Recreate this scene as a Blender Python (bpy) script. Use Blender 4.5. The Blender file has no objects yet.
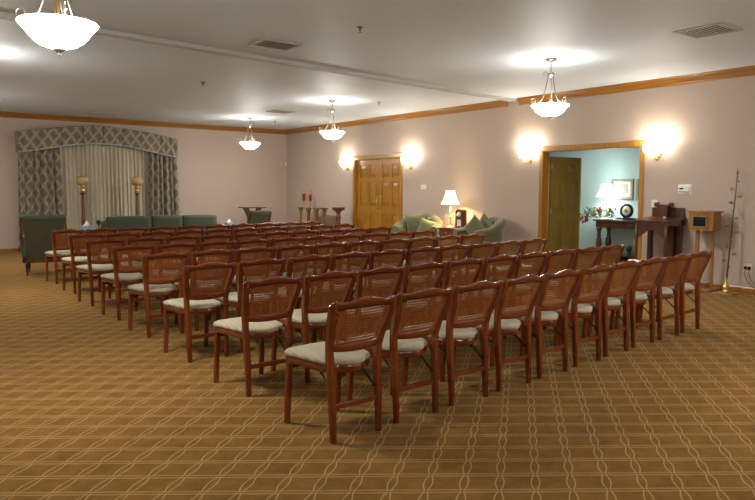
import bpy, bmesh, math, random
from mathutils import Vector, Matrix
random.seed(7)
PI=math.pi; sin=math.sin; cos=math.cos
C=bpy.context.scene.collection
XR=9.794; YB=17.076; HC=3.11      # right wall, back wall, ceiling
XL=-2.4; YN=-4.5                  # left wall and near wall, behind the camera
XH=12.70; HH=2.62                 # hall wall and hall ceiling

# ---------------------------------------------------------------- materials
def nt(name):
    m=bpy.data.materials.new(name); m.use_nodes=True
    n=m.node_tree; b=n.nodes['Principled BSDF']; return m,n,b
def lk(n,a,b): n.links.new(a,b)
def node(n,t,**k):
    x=n.nodes.new(t)
    for a,v in k.items(): setattr(x,a,v)
    return x
def math_(n,op,a,b=None,c=None):
    x=n.nodes.new('ShaderNodeMath'); x.operation=op
    for i,v in enumerate((a,b,c)):
        if v is None: continue
        if isinstance(v,(int,float)): x.inputs[i].default_value=v
        else: n.links.new(v,x.inputs[i])
    return x.outputs[0]
def mixc(n,f,a,b):
    x=n.nodes.new('ShaderNodeMix'); x.data_type='RGBA'
    for i,v in ((0,f),(6,a),(7,b)):
        if isinstance(v,(int,float)): x.inputs[i].default_value=v
        elif isinstance(v,tuple): x.inputs[i].default_value=(*v[:3],1)
        else: n.links.new(v,x.inputs[i])
    return x.outputs[2]
def plain(name,col,rough=.5,metal=0,noise=.08,scale=8,bump=0,bscale=60,coat=0,sheen=0,emit=None,es=0,spec=.5,trans=0):
    m,n,b=nt(name)
    tc=node(n,'ShaderNodeTexCoord'); nz=node(n,'ShaderNodeTexNoise'); nz.inputs['Scale'].default_value=scale; nz.inputs['Detail'].default_value=4
    lk(n,tc.outputs['Object'],nz.inputs['Vector'])
    d=tuple(max(0,c*(1-noise*2)) for c in col); e=tuple(min(1,c*(1+noise*2)) for c in col)
    lk(n,mixc(n,nz.outputs['Fac'],d,e),b.inputs['Base Color'])
    b.inputs['Roughness'].default_value=rough; b.inputs['Metallic'].default_value=metal
    b.inputs['Coat Weight'].default_value=coat; b.inputs['Coat Roughness'].default_value=.15
    b.inputs['Sheen Weight'].default_value=sheen; b.inputs['Specular IOR Level'].default_value=spec
    b.inputs['Transmission Weight'].default_value=trans
    if bump:
        n2=node(n,'ShaderNodeTexNoise'); n2.inputs['Scale'].default_value=bscale; lk(n,tc.outputs['Object'],n2.inputs['Vector'])
        bp=node(n,'ShaderNodeBump'); bp.inputs['Strength'].default_value=bump; bp.inputs['Distance'].default_value=.01
        lk(n,n2.outputs['Fac'],bp.inputs['Height']); lk(n,bp.outputs['Normal'],b.inputs['Normal'])
    if emit:
        b.inputs['Emission Color'].default_value=(*emit,1); b.inputs['Emission Strength'].default_value=es
    return m
def wood(name,c1,c2,rough=.3,coat=.4,sc=(1,1,.08),scale=28,spec=.5):
    m,n,b=nt(name)
    tc=node(n,'ShaderNodeTexCoord'); mp=node(n,'ShaderNodeMapping'); mp.inputs['Scale'].default_value=sc
    lk(n,tc.outputs['Object'],mp.inputs['Vector'])
    nz=node(n,'ShaderNodeTexNoise'); nz.inputs['Scale'].default_value=scale; nz.inputs['Detail'].default_value=6; nz.inputs['Distortion'].default_value=.6
    lk(n,mp.outputs[0],nz.inputs['Vector'])
    cr=node(n,'ShaderNodeValToRGB'); cr.color_ramp.elements[0].position=.3; cr.color_ramp.elements[1].position=.7
    cr.color_ramp.elements[0].color=(*c1,1); cr.color_ramp.elements[1].color=(*c2,1)
    lk(n,nz.outputs['Fac'],cr.inputs[0]); lk(n,cr.outputs[0],b.inputs['Base Color'])
    b.inputs['Roughness'].default_value=rough; b.inputs['Coat Weight'].default_value=coat; b.inputs['Coat Roughness'].default_value=.12
    b.inputs['Specular IOR Level'].default_value=spec
    return m

def carpet_mat():
    m,n,b=nt('carpet')
    tc=node(n,'ShaderNodeTexCoord'); sp=node(n,'ShaderNodeSeparateXYZ'); lk(n,tc.outputs['Object'],sp.inputs[0])
    X,Y=sp.outputs[0],sp.outputs[1]
    ca=-.62871; sk=ca-.2292; sx=.17324; sy=.1867; ox=2.1966; oy=2.2074
    e1=(sx*cos(ca),sx*sin(ca)); e2=(-sy*sin(sk),sy*cos(sk)); det=e1[0]*e2[1]-e1[1]*e2[0]
    def lin(a,bb,c): return math_(n,'ADD',math_(n,'ADD',math_(n,'MULTIPLY',X,a),math_(n,'MULTIPLY',Y,bb)),c)
    ua,ub=e2[1]/det,-e2[0]/det; va,vb=-e1[1]/det,e1[0]/det
    u=lin(ua,ub,-(ua*ox+ub*oy)); v=lin(va,vb,-(va*ox+vb*oy))
    # signed distance to the nearest grid line
    fu=math_(n,'SUBTRACT',u,math_(n,'ROUND',u)); fv=math_(n,'SUBTRACT',v,math_(n,'ROUND',v))
    su=math_(n,'ABSOLUTE',math_(n,'SINE',math_(n,'MULTIPLY',v,PI))); sv=math_(n,'ABSOLUTE',math_(n,'SINE',math_(n,'MULTIPLY',u,PI)))
    du=math_(n,'ABSOLUTE',math_(n,'SUBTRACT',math_(n,'ABSOLUTE',fu),math_(n,'ADD',math_(n,'MULTIPLY',su,.092),.028)))
    dv=math_(n,'ABSOLUTE',math_(n,'SUBTRACT',math_(n,'ABSOLUTE',fv),math_(n,'ADD',math_(n,'MULTIPLY',sv,.02),.058)))
    wav=math_(n,'LESS_THAN',du,.02)
    das=math_(n,'MULTIPLY',math_(n,'LESS_THAN',dv,.036),math_(n,'GREATER_THAN',math_(n,'FRACT',math_(n,'MULTIPLY',u,20)),.42))
    ndist=math_(n,'ADD',math_(n,'ABSOLUTE',fu),math_(n,'ABSOLUTE',fv)); dot=math_(n,'LESS_THAN',ndist,.06)
    # worn mottled pile
    n1=node(n,'ShaderNodeTexNoise'); n1.inputs['Scale'].default_value=7; n1.inputs['Detail'].default_value=5; n1.inputs['Roughness'].default_value=.65; lk(n,tc.outputs['Object'],n1.inputs['Vector'])
    n2=node(n,'ShaderNodeTexNoise'); n2.inputs['Scale'].default_value=170; n2.inputs['Detail'].default_value=3; lk(n,tc.outputs['Object'],n2.inputs['Vector'])
    n3=node(n,'ShaderNodeTexNoise'); n3.inputs['Scale'].default_value=26; n3.inputs['Detail'].default_value=4; lk(n,tc.outputs['Object'],n3.inputs['Vector'])
    base=mixc(n,math_(n,'MULTIPLY',math_(n,'SUBTRACT',n1.outputs['Fac'],.3),2.2),(.125,.057,.009),(.260,.130,.026))
    base=mixc(n,math_(n,'MULTIPLY',n3.outputs['Fac'],.45),base,(.30,.165,.040))
    fib=mixc(n,n2.outputs['Fac'],(.55,.52,.48),(1.35,1.35,1.35))
    mul=node(n,'ShaderNodeMix',data_type='RGBA',blend_type='MULTIPLY'); mul.inputs[0].default_value=1; lk(n,base,mul.inputs[6]); lk(n,fib,mul.inputs[7])
    line=math_(n,'MINIMUM',math_(n,'ADD',math_(n,'MULTIPLY',wav,.62),math_(n,'MULTIPLY',das,.62)),.75)
    c=mixc(n,line,mul.outputs[2],(.50,.36,.18)); c=mixc(n,math_(n,'MULTIPLY',dot,.7),c,(.09,.05,.02))
    lk(n,c,b.inputs['Base Color']); b.inputs['Roughness'].default_value=1; b.inputs['Specular IOR Level'].default_value=.02; b.inputs['Sheen Weight'].default_value=.10; b.inputs['Sheen Tint'].default_value=(1,.8,.5,1)
    bp=node(n,'ShaderNodeBump'); bp.inputs['Strength'].default_value=.6; bp.inputs['Distance'].default_value=.006
    lk(n,n2.outputs['Fac'],bp.inputs['Height']); lk(n,bp.outputs['Normal'],b.inputs['Normal'])
    return m
def drape_mat():
    m,n,b=nt('patterned_drapery')
    uv=node(n,'ShaderNodeUVMap'); uv.uv_map='UVMap'; sp=node(n,'ShaderNodeSeparateXYZ'); lk(n,uv.outputs[0],sp.inputs[0])
    u=math_(n,'DIVIDE',sp.outputs[0],.245); v=math_(n,'DIVIDE',sp.outputs[1],.33)
    w=math_(n,'MULTIPLY',math_(n,'SINE',math_(n,'MULTIPLY',v,4*PI)),.045)
    u=math_(n,'ADD',u,w)
    fu=math_(n,'ABSOLUTE',math_(n,'SUBTRACT',u,math_(n,'ROUND',u))); fv=math_(n,'ABSOLUTE',math_(n,'SUBTRACT',v,math_(n,'ROUND',v)))
    E=math_(n,'ABSOLUTE',math_(n,'SUBTRACT',math_(n,'ADD',fu,fv),.5))
    l1=math_(n,'LESS_THAN',E,.038); l2=math_(n,'LESS_THAN',math_(n,'ABSOLUTE',math_(n,'SUBTRACT',E,.13)),.032)
    tick=math_(n,'GREATER_THAN',math_(n,'FRACT',math_(n,'MULTIPLY',math_(n,'SUBTRACT',u,v),9)),.4)
    l2=math_(n,'MULTIPLY',l2,tick)
    l=math_(n,'MAXIMUM',l1,l2)
    nz=node(n,'ShaderNodeTexNoise'); nz.inputs['Scale'].default_value=60; lk(n,uv.outputs[0],nz.inputs['Vector'])
    base=mixc(n,nz.outputs['Fac'],(.125,.095,.055),(.20,.158,.10))
    lk(n,mixc(n,math_(n,'MULTIPLY',l,.85),base,(.50,.47,.38)),b.inputs['Base Color'])
    b.inputs['Roughness'].default_value=.8; b.inputs['Sheen Weight'].default_value=.2
    return m
def seat_mat():
    m,n,b=nt('ribbed_seat_cloth')
    tc=node(n,'ShaderNodeTexCoord'); sp=node(n,'ShaderNodeSeparateXYZ'); lk(n,tc.outputs['Object'],sp.inputs[0])
    s=math_(n,'SINE',math_(n,'MULTIPLY',sp.outputs[0],2*PI/.014)); s=math_(n,'MULTIPLY',math_(n,'ADD',s,1),.5)
    t=math_(n,'SINE',math_(n,'MULTIPLY',sp.outputs[1],2*PI/.02)); s=math_(n,'MULTIPLY',s,math_(n,'ADD',math_(n,'MULTIPLY',t,.25),.75))
    nz=node(n,'ShaderNodeTexNoise'); nz.inputs['Scale'].default_value=9; lk(n,tc.outputs['Object'],nz.inputs['Vector'])
    c=mixc(n,s,(.36,.305,.19),(.56,.50,.345)); c=mixc(n,math_(n,'MULTIPLY',nz.outputs['Fac'],.35),c,(.46,.40,.27))
    lk(n,c,b.inputs['Base Color']); b.inputs['Roughness'].default_value=.85; b.inputs['Sheen Weight'].default_value=.15
    bp=node(n,'ShaderNodeBump'); bp.inputs['Strength'].default_value=.35; bp.inputs['Distance'].default_value=.003
    lk(n,s,bp.inputs['Height']); lk(n,bp.outputs['Normal'],b.inputs['Normal'])
    return m
M={}
M['carpet']=carpet_mat(); M['drape']=drape_mat(); M['seat']=seat_mat()
M['wall']=plain('mauve_wall',(.47,.375,.305),.75,noise=.015,scale=1.5,bump=.05,bscale=220)
M['ceiling']=plain('ceiling_paint',(.68,.76,.84),.6,noise=.012,scale=1,bump=.06,bscale=120)
M['teal']=plain('teal_wall',(.40,.51,.48),.75,noise=.02,scale=2)
M['cherry']=wood('cherry_wood',(.105,.0165,.004),(.225,.045,.010),.24,.5,(1,1,.12),30)
M['cherry_h']=wood('cherry_wood_cross',(.105,.0165,.004),(.225,.045,.010),.22,.6,(.12,1,1),30)
M['cane']=plain('woven_cane',(.30,.097,.021),.5,noise=.15,scale=25)
M['oak']=wood('golden_oak',(.31,.135,.009),(.43,.20,.016),.35,.15,(1,1,.06),22)
M['oak_h']=wood('golden_oak_moulding',(.25,.095,.010),(.37,.155,.020),.32,.3,(1,.05,1),22)
M['oak_x']=wood('golden_oak_moulding_x',(.25,.095,.010),(.37,.155,.020),.32,.3,(.05,1,1),22)
M['olivedoor']=wood('honey_oak',(.255,.16,.022),(.31,.195,.03),.4,.2,(1,1,.05),26)
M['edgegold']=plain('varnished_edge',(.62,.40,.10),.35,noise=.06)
M['mahog']=wood('mahogany',(.045,.015,.005),(.095,.033,.011),.3,.5,(1,1,.1),25)
M['redwood']=wood('red_mahogany',(.10,.024,.009),(.18,.052,.018),.28,.5,(1,1,.1),25)
M['walnut']=wood('walnut_brown',(.15,.075,.024),(.27,.145,.048),.35,.3,(1,1,.1),25)
M['boxoak']=wood('box_oak',(.25,.105,.022),(.38,.175,.04),.35,.3,(1,1,.1),22)
M['black']=plain('black_metal',(.012,.012,.013),.4,.6,noise=.05)
M['darkfoot']=plain('dark_lacquer',(.02,.012,.01),.35,noise=.05,coat=.3)
M['brass']=plain('brass',(.70,.48,.18),.28,1,noise=.05)
M['nickel']=plain('antique_nickel',(.26,.235,.20),.38,.85,noise=.06)
M['greenvelvet']=plain('dark_green_velvet',(.046,.062,.031),.8,noise=.12,scale=14,sheen=.15,bump=.2,bscale=200)
M['olive']=plain('olive_upholstery',(.058,.048,.018),.85,noise=.1,scale=12,sheen=.2,bump=.2,bscale=200)
M['sage']=plain('sage_chenille',(.115,.112,.050),.85,noise=.12,scale=15,sheen=.35,bump=.3,bscale=160)
M['sagelt']=plain('pale_sage_cloth',(.14,.165,.085),.85,noise=.08,scale=15,sheen=.3,bump=.2,bscale=160)
M['sagepil']=plain('sage_pillow_cloth',(.155,.152,.075),.85,noise=.1,scale=15,sheen=.3,bump=.3,bscale=160)
M['sheer']=plain('taupe_sheer_cloth',(.50,.44,.325),.8,noise=.08,scale=12,sheen=.2)
M['border']=plain('grey_blue_braid',(.34,.40,.41),.7,noise=.1,scale=60)
M['white']=plain('white_plastic',(.75,.73,.68),.45,noise=.02)
M['cream']=plain('cream_porcelain',(.72,.62,.42),.3,noise=.04,coat=.4)
M['vent']=plain('painted_vent',(.50,.47,.41),.5,noise=.04)
M['ventdark']=plain('duct_dark',(.05,.045,.04),.9,noise=.1)
M['track']=plain('painted_track',(.54,.54,.53),.65,noise=.03,scale=3)
M['globe']=plain('amber_glass_globe',(.50,.34,.13),.35,noise=.12,scale=20,coat=.3)
M['bowl']=plain('lit_alabaster_bowl',(.9,.87,.8),.4,noise=.01,emit=(1.0,.97,.915),es=37)
M['bowl_in']=plain('alabaster_inside',(.8,.76,.68),.5,noise=.01,emit=(1.0,.95,.88),es=5.6)
M['sconceglass']=plain('lit_frosted_shade',(.9,.85,.75),.4,noise=.01,emit=(1.0,.92,.78),es=7)
M['shade']=plain('lit_lampshade',(.9,.8,.6),.8,noise=.02,emit=(1.0,.80,.48),es=1.7)
M['shadew']=plain('lit_white_lampshade',(.9,.9,.88),.8,noise=.02,emit=(.93,1.0,.97),es=2.2)
M['panel']=plain('added_ceiling_panel',(.9,.9,.9),.5,noise=.0,emit=(.88,.98,.98),es=8.5)
M['redglass']=plain('red_votive_glass',(.24,.010,.010),.15,noise=.05,coat=.5)
M['gold']=plain('old_gold',(.34,.235,.07),.4,.5,noise=.1,scale=30)
M['blue']=plain('pale_blue_card',(.30,.42,.56),.6,noise=.12,scale=30)
M['tissue']=plain('white_tissue',(.80,.80,.80),.9,noise=.03)
M['clockface']=plain('pale_dial',(.72,.68,.58),.4,noise=.05,scale=30)
M['window']=plain('black_glass',(.012,.013,.016),.12,noise=.02)
M['leaf']=plain('leaf_green',(.07,.13,.03),.6,noise=.25,scale=12)
M['bloomred']=plain('red_bloom',(.42,.02,.02),.6,noise=.15,scale=20)
M['bloomor']=plain('orange_bloom',(.60,.20,.05),.6,noise=.15,scale=20)
M['bloomye']=plain('cream_bloom',(.60,.50,.22),.6,noise=.15,scale=20)
M['mat']=plain('white_mount_board',(.72,.71,.64),.7,noise=.02)
M['print']=plain('pale_print',(.46,.46,.36),.7,noise=.25,scale=14)
M['frame']=plain('silvered_frame',(.30,.26,.18),.4,.4,noise=.12,scale=20)
M['greydark']=plain('dark_stone',(.03,.025,.02),.5,noise=.2)

# ---------------------------------------------------------------- geometry helpers
class MB:
    def __init__(s): s.bm=bmesh.new(); s.uv=None
    def face(s,vs,smooth=False):
        try: f=s.bm.faces.new(vs); f.smooth=smooth; return f
        except ValueError: return None
    def box(s,x0,x1,y0,y1,z0,z1,bev=0,rz=0,piv=None):
        t=bmesh.new(); bmesh.ops.create_cube(t,size=1)
        for v in t.verts: v.co=Vector(((x0+x1)/2+v.co.x*(x1-x0),(y0+y1)/2+v.co.y*(y1-y0),(z0+z1)/2+v.co.z*(z1-z0)))
        if bev: bmesh.ops.bevel(t,geom=t.edges[:],offset=bev,segments=2,affect='EDGES',clamp_overlap=True,profile=.5)
        if rz:
            p=Vector(piv) if piv else Vector(((x0+x1)/2,(y0+y1)/2,0)); bmesh.ops.rotate(t,verts=t.verts,cent=p,matrix=Matrix.Rotation(rz,3,'Z'))
        s.merge(t); return s
    def merge(s,t,smooth=None,mtx=None):
        mp={}
        for v in t.verts: mp[v]=s.bm.verts.new(mtx@v.co if mtx else v.co)
        for f in t.faces:
            g=s.face([mp[v] for v in f.verts],f.smooth if smooth is None else smooth)
        t.free()
    def soft(s,x0,x1,y0,y1,z0,z1,r=.05,puff=0,mtx=None):
        """cushion-like rounded block"""
        t=bmesh.new(); bmesh.ops.create_cube(t,size=1)
        sx,sy,sz=(x1-x0),(y1-y0),(z1-z0)
        for v in t.verts: v.co=Vector((v.co.x*sx,v.co.y*sy,v.co.z*sz))
        bmesh.ops.subdivide_edges(t,edges=t.edges[:],cuts=4,use_grid_fill=True)
        r=min(r,sx*.49,sy*.49,sz*.49)
        for v in t.verts:
            c=Vector(v.co); k=Vector([max(-(d/2-r),min(d/2-r,c[i])) for i,d in enumerate((sx,sy,sz))])
            # push corners in to a sphere of radius r
            o=c-k
            if o.length>1e-6: v.co=k+o.normalized()*r
            if puff:
                a=1-(2*abs(v.co.x)/sx)**2; b=1-(2*abs(v.co.y)/sy)**2; e=1-(2*abs(v.co.z)/sz)**2
                m=[(b*e,0),(a*e,1),(a*b,2)]
                for w,i in m: v.co[i]*=1+puff*max(0,w)*(1 if i==min(range(3),key=lambda q:(sx,sy,sz)[q]) else .15)
        for v in t.verts: v.co+=Vector(((x0+x1)/2,(y0+y1)/2,(z0+z1)/2))
        for f in t.faces: f.smooth=True
        s.merge(t,True,mtx); return s
    def loft(s,rings,cap=True,closed=True,smooth=True):
        R=[[s.bm.verts.new(p) for p in r] for r in rings]; n=len(R[0])
        for a,b in zip(R,R[1:]):
            for i in range(n if closed else n-1): s.face([a[i],a[(i+1)%n],b[(i+1)%n],b[i]],smooth)
        if cap:
            s.face(R[0][::-1]); s.face(R[-1])
        return s
    def lathe(s,prof,c=(0,0,0),n=24,sx=1,sy=1,lobes=0,amp=0,smooth=True,cap=True):
        rings=[]
        for r,z in prof:
            rr=max(r,1e-4); rings.append([(c[0]+rr*(1+amp*cos(lobes*t))*cos(t)*sx,c[1]+rr*(1+amp*cos(lobes*t))*sin(t)*sy,c[2]+z) for t in [2*PI*i/n for i in range(n)]])
        if not cap: rings.append(rings[0])
        s.loft(rings,cap,True,smooth)
        if not cap: bmesh.ops.remove_doubles(s.bm,verts=s.bm.verts[:],dist=.0002)
        return s
    def tube(s,pts,r=.01,n=8,r2=None,flat=1.0):
        P=[Vector(p) for p in pts]; rings=[]; up=None
        for i,p in enumerate(P):
            d=(P[min(i+1,len(P)-1)]-P[max(i-1,0)])
            if d.length<1e-9: d=Vector((0,0,1))
            d.normalize()
            if up is None: up=d.orthogonal().normalized()
            up=(up-d*up.dot(d));
            if up.length<1e-6: up=d.orthogonal()
            up.normalize(); w=d.cross(up); q=r if r2 is None else r+(r2-r)*i/(len(P)-1)
            rings.append([tuple(p+up*cos(t)*q+w*sin(t)*q*flat) for t in [2*PI*k/n for k in range(n)]])
        return s.loft(rings,True,True,True)
    def bars(s,secs,bev=.004):
        """loft of rectangle sections: (cx,cy,cz,wx,wy)"""
        rings=[]
        for cx,cy,cz,wx,wy in secs:
            a,b=wx/2,wy/2; e=min(bev,a*.5,b*.5)
            rings.append([(cx+x,cy+y,cz) for x,y in ((-a+e,-b),(a-e,-b),(a,-b+e),(a,b-e),(a-e,b),(-a+e,b),(-a,b-e),(-a,-b+e))])
        return s.loft(rings,True,True,False)
    def grid(s,fn,nu,nv,closeu=False,closev=False,uvs=None,smooth=True):
        V=[[s.bm.verts.new(fn(i/nu,j/nv)) for j in range(nv if closev else nv+1)] for i in range(nu if closeu else nu+1)]
        L=None
        if uvs: L=s.bm.loops.layers.uv.get('UVMap') or s.bm.loops.layers.uv.new('UVMap')
        for i in range(nu):
            for j in range(nv):
                a=(i,j),((i+1),j),((i+1),(j+1)),(i,(j+1))
                f=s.face([V[p%len(V)][q%len(V[0])] for p,q in a],smooth)
                if f and L:
                    for lp,(p,q) in zip(f.loops,a): lp[L].uv=uvs(p/nu,q/nv)
        return s
    def prism(s,poly,axis,a,b,smooth=False):
        """extrude a 2D polygon; axis 'y': poly=(x,z); 'x': poly=(y,z); 'z': poly=(x,y)"""
        def P(q,t): return {'y':(q[0],t,q[1]),'x':(t,q[0],q[1]),'z':(q[0],q[1],t)}[axis]
        return s.loft([[P(q,a) for q in poly],[P(q,b) for q in poly]],True,True,smooth)
    def build(s,name,m,parent=None,loc=None,rot=None,mods=None,label=None):
        bmesh.ops.recalc_face_normals(s.bm,faces=s.bm.faces[:])
        me=bpy.data.meshes.new(name); s.bm.to_mesh(me); s.bm.free()
        me.materials.append(M[m] if isinstance(m,str) else m)
        o=bpy.data.objects.new(name,me); C.objects.link(o)
        if parent: o.parent=parent
        if loc: o.location=loc
        if rot: o.rotation_euler=rot
        if mods:
            md=o.modifiers.new('thickness','SOLIDIFY'); md.thickness=mods; md.offset=0
        if label: o['label']=label
        return o
def thing(name,label,cat,loc=(0,0,0),rz=0,group=None):
    o=bpy.data.objects.new(name,None); C.objects.link(o); o.empty_display_size=.1
    o.location=loc; o.rotation_euler=(0,0,rz); tag(o,label,cat,group); return o
def tag(o,label,cat,group=None):
    o['label']=label; o['category']=cat
    if group: o['group']=group
    return o
def struct(o): o['kind']='structure'; return o
def copytree(o,parent=None):
    c=o.copy(); C.objects.link(c)
    if parent: c.parent=parent
    for ch in list(o.children): copytree(ch,c)
    return c
def point(name,loc,e,col,r=.06):
    l=bpy.data.lights.new(name,'POINT'); l.energy=e; l.color=col; l.shadow_soft_size=r
    o=bpy.data.objects.new(name,l); C.objects.link(o); o.location=loc; return o

# ---------------------------------------------------------------- room shell
struct(MB().box(XL-.15,XH+.1,YN-.15,YB+.15,-.08,0).build('floor','carpet'))
b=MB().box(XL-.15,XR+.14,YN-.15,YB+.15,HC,HC+.1); struct(b.build('ceiling','ceiling'))
struct(MB().box(XL-.15,XR+.14,YB,YB+.14,0,HC).build('wall_back','wall'))
struct(MB().box(XL-.15,XL,YN,YB,0,HC).build('wall_left','wall'))
struct(MB().box(XL-.15,XR+.14,YN-.15,YN,0,HC).build('wall_near','wall'))
# right wall with the two openings
DH=2.12; d1=(11.95,13.73); d2=(6.03,7.94); XO=XR+.14
b=MB()
b.box(XR,XO,YN,d2[0],0,HC).box(XR,XO,d2[1],d1[0],0,HC).box(XR,XO,d1[1],YB,0,HC)
b.box(XR,XO,d2[0],d2[1],DH,HC).box(XR,XO,d1[0],d1[1],DH+.05,HC)
struct(b.build('wall_right','wall'))
# hall beyond
struct(MB().box(XH,XH+.1,3.0,11.6,0,HH).build('wall_hall','teal'))
struct(MB().box(XO,XH+.1,11.5,11.6,0,HH).build('wall_hall_end','teal'))
struct(MB().box(XO,XH+.1,3.0,3.1,0,HH).build('wall_hall_near','teal'))
struct(MB().box(XO,XH+.1,3.0,11.6,HH,HH+.08).build('ceiling_hall','ceiling'))
struct(MB().box(XH-.016,XH,3.1,11.5,0,.10).build('baseboard_hall','mahog'))
# baseboards
def base(y0,y1): return MB().prism([(XR,0),(XR-.016,0),(XR-.016,.075),(XR-.008,.09),(XR,.09)],'y',y0,y1)
b=base(YN,d2[0]-.10)
for o in ((d2[1]+.10,d1[0]-.10),(d1[1]+.10,YB)):
    b.prism([(XR,0),(XR-.016,0),(XR-.016,.075),(XR-.008,.09),(XR,.09)],'y',*o)
struct(b.build('baseboard_right','oak_h'))
struct(MB().prism([(YB,0),(YB-.016,0),(YB-.016,.075),(YB-.008,.09),(YB,.09)],'x',XL,XR).build('baseboard_back','oak_x'))
# crown moulding
def crown(w,s): # profile offsets from wall w, s=-1 inward
    return [(w,HC-.125),(w-.014,HC-.125),(w-.014,HC-.11),(w-.022,HC-.10),(w-.03,HC-.075),(w-.05,HC-.045),(w-.062,HC-.03),(w-.062,HC-.018),(w-.07,HC-.012),(w-.07,HC),(w,HC)]
cp=crown(XR,-1)
struct(MB().prism(cp,'y',8.80,YB).build('trim_1','oak_h'))
struct(MB().prism(cp,'y',YN,8.52).build('trim_2','oak_h'))
struct(MB().prism(crown(YB,-1),'x',XL,XR).build('trim_3','oak_x'))
# ceiling track for a folding partition
def trk(x): return 7.60+(x-1.0)*.1225
b=MB()
p0=(XL,trk(XL)); p1=(XR,trk(XR)); dx=Vector((p1[0]-p0[0],p1[1]-p0[1],0)).normalized(); nn=Vector((-dx.y,dx.x,0))
for a,bb,z in ((-.065,-.018,.045),(.018,.065,.045),(-.018,.018,.018)):
    q=[]
    for p in (p0,p1):
        P=Vector((*p,0)); q.append([tuple(P+nn*a+Vector((0,0,HC-z))),tuple(P+nn*bb+Vector((0,0,HC-z))),tuple(P+nn*bb+Vector((0,0,HC))),tuple(P+nn*a+Vector((0,0,HC)))])
    b.loft(q,True,True,False)
struct(b.build('trim_4','track'))

# door casings and doors
def casing(y0,y1,name,m='oak',DH=DH):
    b=MB(); w=.068; t=.02
    for s in (1,):
        b.box(XR-t,XR,y0-w,y0+.004,0,DH+.004,.004); b.box(XR-t,XR,y1-.004,y1+w,0,DH+.004,.004); b.box(XR-t-.004,XR,y0-w-.01,y1+w+.01,DH-.002,DH+.08,.004)
    # jamb linings
    b.box(XR-.004,XO+.004,y0-.004,y0+.016,0,DH); b.box(XR-.004,XO+.004,y1-.016,y1+.004,0,DH); b.box(XR-.004,XO+.004,y0,y1,DH-.016,DH+.004)
    return struct(b.build(name,m))
c1=casing(*d1,'trim_5','oak',DH+.05); c2=casing(*d2,'trim_6')
def leaf(w,h,m,parent,loc,rz,plate=None,knob=False,hinge=False):
    """six-panel leaf, local x along width, y thickness, base at z=.008"""
    t=.026; L=MB(); L.box(0,w,-.005,.005,.008,h)
    st=.11; rails=[(.008,.20),(.86,1.03),(1.62,1.71),(h-.115,h)]
    for x0,x1 in ((0,st),(w/2-.05,w/2+.05),(w-st,w)): L.box(x0,x1,-t,t,.008,h)
    for z0,z1 in rails:
        L.box(st,w/2-.05,-t,t,z0,z1); L.box(w/2+.05,w-st,-t,t,z0,z1)
    o=L.build('door_leaf',m,parent,loc,(0,0,rz))
    for z0,z1 in ((.20,.86),(1.03,1.62),(1.71,h-.115)):
        for x0,x1 in ((st,w/2-.05),(w/2+.05,w-st)):
            P=MB(); e=.046; f=.075
            for s in (-1,1):
                ring=lambda d,y:[(x0+d,y,z0+d),(x1-d,y,z0+d),(x1-d,y,z1-d),(x0+d,y,z1-d)]
                P.loft([ring(e-.012,s*.0049),ring(e-.008,s*.012),ring(f+.016,s*(t-.001))],True,True,False)
            P.build('panel',m,o)
    return o
door1=struct(MB().box(XR+.123,XR+.133,(d1[0]+d1[1])/2-.012,(d1[0]+d1[1])/2+.012,.01,DH+.02).build('door_1','oak'))
W=(d1[1]-d1[0]-.036)/2
la=leaf(W-.002,DH+.025,'oak',door1,(XR+.095,d1[0]+.017,0),PI/2)
lb=leaf(W-.002,DH+.025,'oak',door1,(XR+.095,d1[0]+.019+W,0),PI/2)
for o,x in ((la,W-.05),(lb,.05)):
    MB().box(x-.033,x+.033,.0261,.030,.90,1.30,.001).build('push_plate','brass',o)
    MB().tube([(x,.026,.98),(x,.06,1.0),(x,.065,1.1),(x,.06,1.2),(x,.026,1.22)],.009).build('handle','brass',o)
# open leaf in the second doorway, standing at right angles into the hall
door2=struct(MB().box(XO-.05,XO-.03,d2[1]-.03,d2[1]-.0165,.01,DH-.02).build('door_2','oak'))
lo=leaf(.86,2.03,'olivedoor',door2,(XO+.01,d2[1]-.045,0),0)
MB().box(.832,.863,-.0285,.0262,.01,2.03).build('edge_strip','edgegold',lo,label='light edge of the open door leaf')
MB().lathe([(.012,0),(.012,.03),(.028,.045),(.03,.06),(.02,.075),(0,.078)],n=14).build('knob','brass',lo,(.79,-.026,.98),(PI/2,0,0))
for z in (.25,1.05,1.85): MB().box(-.015,.03,-.034,-.0262,z-.05,z+.05).build('hinge','brass',lo)

# ---------------------------------------------------------------- folding chairs
def outline(wf,wr,y0,y1,bulge,rf,n=9,dz=0):
    """rounded trapezoid seat outline (front at y1), returned counter-clockwise"""
    pts=[]
    for i in range(n):          # front right corner
        t=i/(n-1)*PI/2; pts.append((wf-rf+rf*cos(t),y1-rf+rf*sin(t)))
    for i in range(1,n-1):      # front edge, slightly bowed
        t=i/(n-1); pts.append(((wf-rf)*(1-2*t),y1+.012*sin(PI*t)))
    for i in range(n):
        t=PI/2+i/(n-1)*PI/2; pts.append((-wf+rf+rf*cos(t),y1-rf+rf*sin(t)))
    r2=.06
    for i in range(n):
        t=PI+i/(n-1)*PI/2; pts.append((-wr+r2+r2*cos(t),y0+r2+r2*sin(t)))
    for i in range(1,n-1):
        t=i/(n-1); pts.append(((-wr+r2)*(1-2*t),y0-bulge*sin(PI*t)))
    for i in range(n):
        t=1.5*PI+i/(n-1)*PI/2; pts.append((wr-r2+r2*cos(t),y0+r2+r2*sin(t)))
    return pts
def post(s,t): return s
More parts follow.
